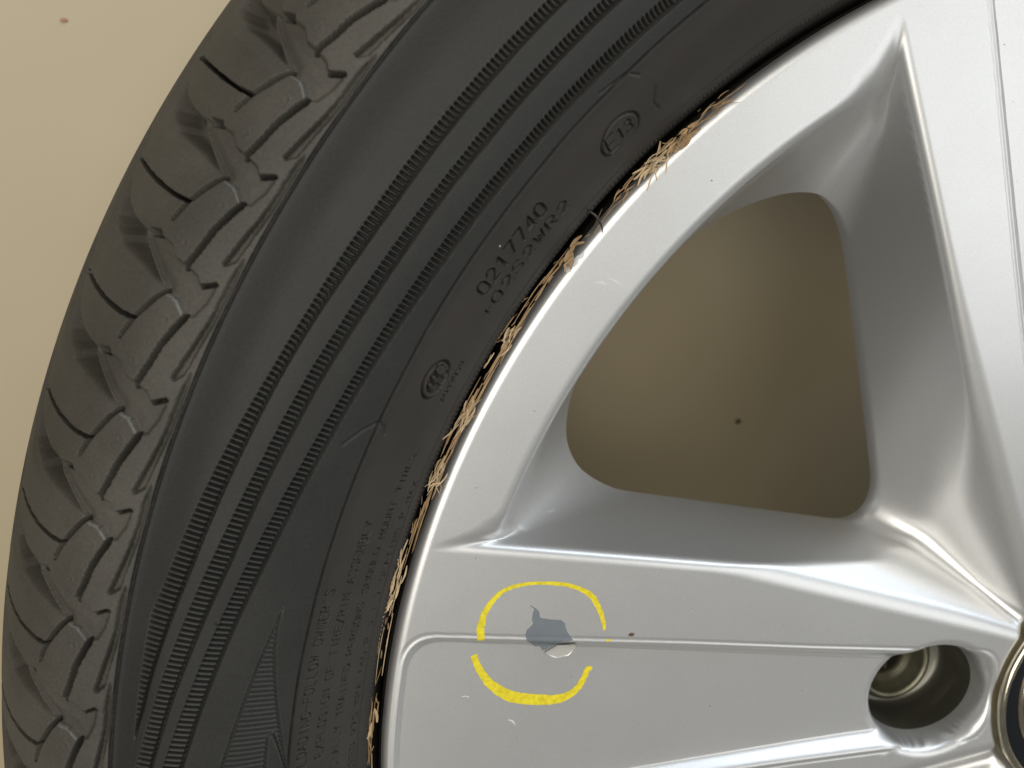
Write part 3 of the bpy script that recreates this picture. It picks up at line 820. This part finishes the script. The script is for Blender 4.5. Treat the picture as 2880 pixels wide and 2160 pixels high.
def ribbon(pts, wid, seed=0, rough=.12):
    """outline of a brushed stroke of varying width"""
    P = np.array(pts); Wd = np.array(wid)
    t = np.r_[0, np.cumsum(np.hypot(*np.diff(P, axis=0).T))]
    u = np.arange(0, t[-1], .4)
    # smooth the centre line
    X = np.interp(u, t, P[:, 0]); Y = np.interp(u, t, P[:, 1]); Wv = np.interp(u, t, Wd)
    for _ in range(6):
        X[1:-1] = (X[:-2] + 2 * X[1:-1] + X[2:]) / 4; Y[1:-1] = (Y[:-2] + 2 * Y[1:-1] + Y[2:]) / 4
    dx, dy = np.gradient(X), np.gradient(Y); L = np.hypot(dx, dy); nx, ny = -dy / L, dx / L
    rng = np.random.RandomState(seed)
    e1 = 1 + rough * np.convolve(rng.randn(len(u)), [.25, .5, .25], 'same'); e2 = 1 + rough * np.convolve(rng.randn(len(u)), [.25, .5, .25], 'same')
    A = np.stack([X + nx * Wv / 2 * e1, Y + ny * Wv / 2 * e1], 1); B = np.stack([X - nx * Wv / 2 * e2, Y - ny * Wv / 2 * e2], 1)
    return [tuple(v) for v in np.concatenate([A, B[::-1]])]

tyre = build_tyre()
rim, hub, spokes = build_alloy()
spoke = spokes[0]

# ------------------------------------------------------------------ damage and marker ring on the spoke
ARC1 = [(-211.68, 45.22), (-211.88, 48.87), (-211.22, 52.02), (-209.91, 55.08), (-207.96, 57.61), (-205.36, 59.6), (-201.89, 60.67), (-197.51, 60.91), (-192.65, 60.46), (-187.74, 59.54), (-183.66, 57.83), (-180.45, 55.82), (-178.56, 53.24), (-177.1, 49.75), (-176.1, 46.76), (-175.79, 43.85)]
W1 = [2.1, 2.2, 1.9, 1.7, 1.5, 1.2, 1.05, .95, 1.0, 1.15, 1.3, 1.55, 1.7, 1.35, 1.2, .8]
ARC2 = [(-213.46, 40.34), (-212.95, 38.14), (-211.65, 35.11), (-209.45, 31.46), (-206.79, 28.67), (-203.65, 26.28), (-200.03, 24.77), (-195.46, 23.71), (-190.85, 22.83), (-187.14, 22.88), (-184.36, 23.95), (-182.06, 26.09), (-180.71, 28.85), (-179.83, 31.43), (-178.17, 30.71)]
W2 = [1.9, 1.9, 2.1, 2.4, 2.9, 3.3, 3.4, 3.4, 3.0, 2.6, 2.2, 2.0, 1.8, 1.9, 1.0]
CHIP = [(-198.02, 54.5), (-197.13, 54.02), (-196.24, 53.31), (-195.12, 52.15), (-194.87, 50.24), (-192.4, 49.47), (-188.79, 48.79), (-187.65, 47.71), (-186.92, 45.0), (-185.05, 42.14), (-188.23, 41.59), (-189.58, 40.57), (-192.73, 38.83), (-193.64, 38.95), (-194.33, 40.24), (-195.91, 40.45), (-196.81, 41.52), (-198.61, 43.65), (-199.07, 45.59), (-198.63, 46.95), (-196.87, 48.61), (-197.23, 50.06), (-196.89, 51.89), (-196.55, 53.07)]
FLAKE = [(-193.07, 38.28), (-189.46, 40.3), (-187.65, 41.26), (-184.91, 41.24), (-183.73, 39.79), (-183.93, 38.12), (-185.74, 36.19), (-189.4, 35.86), (-191.69, 36.99)]
draped('paint_mark', ribbon(ARC1, W1, 1), M_yellow, spoke, .05, label='upper yellow marker arc')
draped('paint_mark', ribbon(ARC2, W2, 2, .05), M_yellow, spoke, .05, label='thicker lower yellow marker arc')
draped('paint_mark', ribbon([(-175.2, 40.8), (-173.4, 40.6)], [.7, .5], 3), M_yellow, spoke, .05)
draped('paint_chip', CHIP, M_primer, spoke, .035, label='patch of bare grey-blue primer where the paint has flaked off')

def paint_flake():
    P = np.array(FLAKE); c = P.mean(0)
    n = 9; V = []; F = []
    rings = 5
    hinge = np.array([-188.5, 40.2])
    m = len(P)
    for i in range(rings + 1):
        f = i / rings
        for j in range(m):
            q = c + (P[j] - c) * f
            V.append((q[0], q[1]))
    V = np.array(V)
    z = solve_z(V[:, 0], V[:, 1])
    dist = (V[:, 1] - 35.5)
    lift = .12 + .9 * np.clip(dist / 5.5, 0, 1) ** 1.5 + .35 * np.sin(V[:, 0] * .9) * np.clip(dist / 5.5, 0, 1)
    lift += .35 * np.clip((V[:, 0] + 186.5) / 3, 0, 1)
    VV = np.c_[V, z + lift]
    VV2 = np.c_[V, z + lift - .14]
    for i in range(rings):
        for j in range(m):
            a = i * m + j; b = i * m + (j + 1) % m
            F.append((a, b, b + m, a + m))
    k = len(VV)
    F2 = [tuple(x + k for x in f[::-1]) for f in F]
    S_ = [(rings * m + j, rings * m + (j + 1) % m, rings * m + (j + 1) % m + k, rings * m + j + k) for j in range(m)]
    mesh_obj('paint_flake', np.concatenate([VV, VV2]), F + F2 + [tuple(s[::-1]) for s in S_], M_flake, spoke, label='curled flake of lifted paint')
paint_flake()
draped('paint_chip', [(-189.5, 146.5), (-188.2, 148.6), (-186.3, 150.4), (-184.2, 151.6), (-184.6, 150.2), (-185.8, 149.6), (-186.2, 148.2), (-187.6, 147.6), (-187.9, 146.4)], M_scratch, rim, .05, label='jagged pale chip on the rim edge')

def blob(name, x, y, z, sx, sy, sz, mat, seed=0, parent=None, **k):
    rng = np.random.RandomState(seed)
    V = []; F = []
    nu, nv = 9, 6
    for i in range(nv + 1):
        ph = math.pi * i / nv
        for j in range(nu):
            a = 2 * math.pi * j / nu
            f = 1 + rng.uniform(-.22, .22)
            V.append((x + sx * math.sin(ph) * math.cos(a) * f, y + sy * math.sin(ph) * math.sin(a) * f, z + sz * math.cos(ph)))
    for i in range(nv):
        for j in range(nu):
            F.append((i * nu + j, (i + 1) * nu + j, (i + 1) * nu + (j + 1) % nu, i * nu + (j + 1) % nu))
    return mesh_obj(name, np.array(V), F, mat, parent, **k)
zz = lambda x, y: float(solve_z(np.array([x]), np.array([y]))[0])
blob('brown_crumb', -167.5, 41.7, zz(-167.5, 41.7) + .25, .9, .45, .35, M_grit, 1, None, label='small brown crumb lying on the spoke right of the yellow ring', cat='crumb')
blob('floor_grit', -355.3, 233.4, FLOOR + .5, 1.6, 1.0, .6, M_pinkgrit, 2, None, label='tiny pinkish speck of grit on the bare floor outside the tyre', cat='grit')
blob('floor_grit', -40.4, 41.6, FLOOR + .6, 1.7, 1.3, .8, M_grit, 3, None, label='tiny dark speck of grit on the floor seen through the wheel opening', cat='grit')

# scuffs in the lacquer
def scuffs():
    rng = random.Random(5)
    L = [([(-217.0, 28.0), (-215.9, 28.3), (-214.8, 27.4)], .35), ([(-203.7, 18.5), (-202.2, 18.3), (-201.4, 16.2)], .45),
         ([(-202.6, 17.9), (-201.9, 17.3)], .5), ([(-189, 74.5), (-186, 74.0)], .3)]
    L += [([(-181.5, 143.5), (-179.5, 143.8), (-178.0, 142.6)], .5), ([(-177.6, 144.6), (-175.5, 143.8), (-173.6, 142.2)], .45),
          ([(-184.5, 134.8), (-182.8, 133.0)], .5), ([(-171.5, 136.6), (-169.8, 136.0)], .5), ([(-165.6, 152.6), (-163.8, 152.2)], .45), ([(-92, 32), (-88.5, 32.8)], .22), ([(-93, 29.5), (-89.4, 30.1)], .2)]
    for p_, w_ in L:
        par = spoke
        draped('scuff', ribbon(p_, [w_ * .4] + [w_] * (len(p_) - 2) + [w_ * .4], 7, .3), M_scratch, par, .03)
scuffs()

# dark specks of dirt scattered on the paint
def specks():
    rng = random.Random(11)
    V = []; F = []
    spots = [(-197, 110), (-214, 69), (-206, 73), (-120, 38), (-95, 30), (-150, 47), (-62, 190), (-58, 168), (-72, 150), (-185, 30), (-201, 12), (-140, 12), (-178, 128), (-150, 170), (-212, 90), (-130, 30), (-108, 14), (-68, 205)]
    for i, (x, y) in enumerate(spots):
        x += rng.uniform(-1, 1); y += rng.uniform(-1, 1); z = zz(x, y) + .06
        r_ = rng.uniform(.10, .22); b = len(V); a0 = rng.uniform(0, 6)
        for j in range(6):
            a = a0 + j * math.pi / 3; V.append((x + r_ * math.cos(a) * rng.uniform(.5, 1.3), y + r_ * math.sin(a) * rng.uniform(.5, 1.2), z))
        V.append((x, y, z + .12))
        for j in range(6): F.append((b + j, b + (j + 1) % 6, b + 6))
    mesh_obj('dirt_specks', np.array(V), F, M_grit, None, label='scattered tiny dark dirt specks on the silver paint', cat='dirt', kind='stuff')
specks()

# ------------------------------------------------------------------ centre cap
def centre_cap():
    pr = [(38.9 + 0 * t, -15) for t in [0]]
    ring = [(36.6 + 2.0 * math.cos(t), -15.6 + 1.7 * math.sin(t)) for t in np.linspace(math.pi * 1.9, -math.pi * .9, 20)]
    ring = [(38.4, -24)] + [(37.0 + 1.5 * math.cos(t), -15.4 + 1.9 * math.sin(t)) for t in np.linspace(-.35, math.pi + .6, 18)]
    cap = lathe('centre_cap', [(35.9, -17.2), (34.8, -16.6), (30.8, -15.9), (30.0, -16.2), (29.2, -16.0), (22, -14.8), (10, -14.0), (.5, -13.8)], M_black, car_wheel, n=128, label='glossy black centre cap with a worn chrome ring')
    lathe('chrome_ring', ring, M_chrome, cap, n=160)
    lathe('inner_ring', [(30.2, -16.3), (29.9, -15.3), (29.2, -15.0), (28.5, -15.1), (28.2, -16.0)], M_chrome, cap, n=128)
    return cap
centre_cap()
# deep bolt wells with their machined seats
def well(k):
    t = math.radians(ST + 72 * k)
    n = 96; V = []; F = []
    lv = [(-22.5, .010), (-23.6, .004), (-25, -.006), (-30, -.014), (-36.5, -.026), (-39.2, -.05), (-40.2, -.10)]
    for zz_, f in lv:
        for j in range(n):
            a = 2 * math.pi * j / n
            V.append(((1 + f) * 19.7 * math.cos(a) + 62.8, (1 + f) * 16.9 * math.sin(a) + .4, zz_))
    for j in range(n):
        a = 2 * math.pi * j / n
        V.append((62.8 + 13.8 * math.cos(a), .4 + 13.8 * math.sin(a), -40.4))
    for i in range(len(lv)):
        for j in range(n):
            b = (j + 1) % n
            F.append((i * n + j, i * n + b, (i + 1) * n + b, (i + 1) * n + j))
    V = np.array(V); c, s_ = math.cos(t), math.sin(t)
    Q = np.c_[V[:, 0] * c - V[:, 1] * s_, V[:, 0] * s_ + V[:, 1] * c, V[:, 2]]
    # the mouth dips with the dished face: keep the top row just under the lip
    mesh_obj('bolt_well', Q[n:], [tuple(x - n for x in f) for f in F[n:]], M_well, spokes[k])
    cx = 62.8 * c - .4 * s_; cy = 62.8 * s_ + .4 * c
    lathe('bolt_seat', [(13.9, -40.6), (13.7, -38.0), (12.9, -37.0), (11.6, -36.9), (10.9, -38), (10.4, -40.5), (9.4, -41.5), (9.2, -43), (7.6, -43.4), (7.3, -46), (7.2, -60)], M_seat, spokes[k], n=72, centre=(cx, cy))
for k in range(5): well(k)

# ------------------------------------------------------------------ straw caught between tyre and rim
def rim_pt(th, r, z): 
    a = math.radians(th); return np.array([r * math.cos(a), r * math.sin(a), z])
def strand(path, w, flat=.35):
    """flat tapering blade along a path (list of 3-vectors)"""
    V = []; F = []
    n = len(path)
    for i, p_ in enumerate(path):
        t = path[min(i + 1, n - 1)] - path[max(i - 1, 0)]; t = t / (np.linalg.norm(t) + 1e-9)
        u = np.cross(t, (0.2, .1, 1)); u /= np.linalg.norm(u) + 1e-9; v = np.cross(u, t)
        f = math.sin(math.pi * (0.12 + .80 * i / (n - 1))) ** .6 if n > 2 else 1
        for a in range(4):
            c, s_ = math.cos(a * math.pi / 2), math.sin(a * math.pi / 2)
            V.append(p_ + u * c * w * f / 2 + v * s_ * w * flat * f / 2)
        if i:
            b = 4 * (i - 1)
            for a in range(4): F.append((b + a, b + (a + 1) % 4, b + 4 + (a + 1) % 4, b + 4 + a))
    F.append((0, 3, 2, 1)); k = 4 * (n - 1); F.append((k, k + 1, k + 2, k + 3))
    return V, F
GAPR = lambda th: float(np.interp(th, [128, 134, 141, 146, 150, 157, 164, 170, 177], [240.9, 241.0, 241.8, 242.4, 242.0, 242.3, 243.4, 243.0, 243.4]))
def tuft(name, t0, t1, n, mat, label, seed, lo=2, hi=7, wild=.35, w=(.18, .6), zc=-1.0, zr=1.5, group=None, kind=None):
    rng = random.Random(seed)
    V = []; F = []
    for _ in range(n):
        tc = rng.uniform(t0, t1)
        L = rng.uniform(lo, hi) / 242 * 57.3
        dirn = rng.choice([-1, 1])
        z0 = zc + rng.uniform(-zr * 1.3, zr * .5)
        r0 = GAPR(tc) + rng.uniform(-1.3, 1.3)
        esc = rng.uniform(-1, 1) * wild * rng.uniform(1, 5)
        rise = rng.uniform(-.5, 1.0) * wild * 3.5
        cv = rng.uniform(-.8, .8) * wild
        P = []
        m = 7
        for i in range(m):
            u = i / (m - 1)
            P.append(rim_pt(tc + dirn * L * u, r0 + esc * u + cv * math.sin(u * math.pi) + rng.uniform(-.03, .03), z0 + rise * u * u + rng.uniform(-.05, .05)))
        v, f = strand(P, rng.uniform(*w), rng.uniform(.25, .6))
        b = len(V); V += v; F += [tuple(x + b for x in q) for q in f]
    k = dict(label=label, cat='straw')
    if group: k['group'] = group
    if kind: k['kind'] = kind
    return mesh_obj(name, np.array(V), F, mat, None, smooth=False, **k)
G = 'bits of dry straw caught between tyre and rim'
tuft('straw_tuft', 127.8, 129.4, 16, M_strawA, 'uppermost thin straw wisp in the gap, level with the tip of the wheel opening', 1, 3, 7, .5, (.12, .35), group=G)
tuft('straw_tuft', 130.8, 132.8, 30, M_strawA, 'thick matted golden straw clump in the gap beside the circled E mark', 2, 2, 6, .55, (.2, .8), 0, 1.6, group=G)
tuft('straw_tuft', 132.8, 134.6, 34, M_strawB, 'pale brushy straw clump just below the thick golden clump', 3, 2, 5.5, .65, (.15, .7), .2, 1.6, group=G)
tuft('straw_tuft', 135.4, 138.2, 12, M_strawA, 'sparse dark straw shreds in the gap above the black whisker', 4, 3, 7, .35, (.12, .4), -1.6, group=G)
tuft('straw_tuft', 140.8, 142.0, 10, M_strawA, 'ragged straw chip sticking out beside the large raised numbers', 5, 2, 4, .6, (.3, 1.1), 0.2, group=G)
tuft('straw_tuft', 143.5, 147.2, 11, M_strawA, 'long twisted straw blade in the gap below the raised numbers', 6, 5, 13, .22, (.2, .6), -1.4, group=G)
tuft('straw_tuft', 147.2, 149.2, 12, M_strawB, 'short splayed straw bundle above the long straight stems', 7, 2, 5, .6, (.15, .6), 0, group=G)
tuft('straw_tuft', 149.6, 152.6, 13, M_strawA, 'long straight straw stems lying beside the oval crescent mark', 8, 8, 18, .10, (.2, .6), -1.0, group=G)
tuft('straw_tuft', 152.4, 153.8, 22, M_strawB, 'star-shaped pale straw burst in the gap below the oval mark', 9, 2.5, 7, .7, (.15, .6), .4, group=G)
tuft('straw_tuft', 153.8, 157.2, 17, M_strawA, 'dense tan straw mat in the middle of the gap', 10, 4, 11, .20, (.15, .5), -1.0, group=G)
tuft('straw_tuft', 156.4, 157.8, 24, M_strawB, 'frayed pale straw ends poking over the tyre edge below the dense mat', 11, 1.5, 4.5, .75, (.12, .45), .4, group=G)
tuft('straw_tuft', 158.0, 161.8, 9, M_strawA, 'thin curved straw stems in the gap beside the word TIRES', 12, 6, 14, .2, (.15, .45), -1.6, group=G)
tuft('straw_tuft', 163.0, 165.4, 18, M_strawB, 'broom-like pale straw bundle left of the wide spoke end', 13, 2.5, 7.5, .4, (.2, .7), .1, group=G)
tuft('straw_tuft', 166.2, 171.2, 6, M_strawB, 'long hair-thin straw threads hanging down the gap', 14, 8, 22, .25, (.12, .28), -.2, group=G)
tuft('straw_tuft', 171.8, 178.0, 20, M_strawA, 'dark straw shreds at the very bottom of the gap', 15, 4, 10, .3, (.15, .4), -2.6, group=G)
# fine crumbs packed along the gap
tuft('straw_litter', 129, 178, 60, M_strawA, 'fine dusty straw litter packed along the gap between tyre and rim', 16, .8, 3.0, .25, (.15, .5), -3.2, 1.8, kind='stuff')
tuft('straw_tuft', 173.9, 174.3, 3, M_strawB, 'single short pale straw stem standing across the gap near the bottom', 17, 4, 6, .5, (.5, .8), .5, group=G)
# one black whisker across the rim edge
pw = [np.array(v) for v in [(-185.0, 162.6, 1.2), (-184.4, 162.1, 2.4), (-183.0, 161.0, 3.0), (-181.9, 159.7, 2.6), (-180.9, 158.2, 1.6), (-180.3, 156.6, .2)]]
v, f = strand(pw, .75, .9)
mesh_obj('rubber_whisker', np.array(v), f, M_hair, None, label='curved black rubber whisker hooked over the rim edge', cat='whisker')
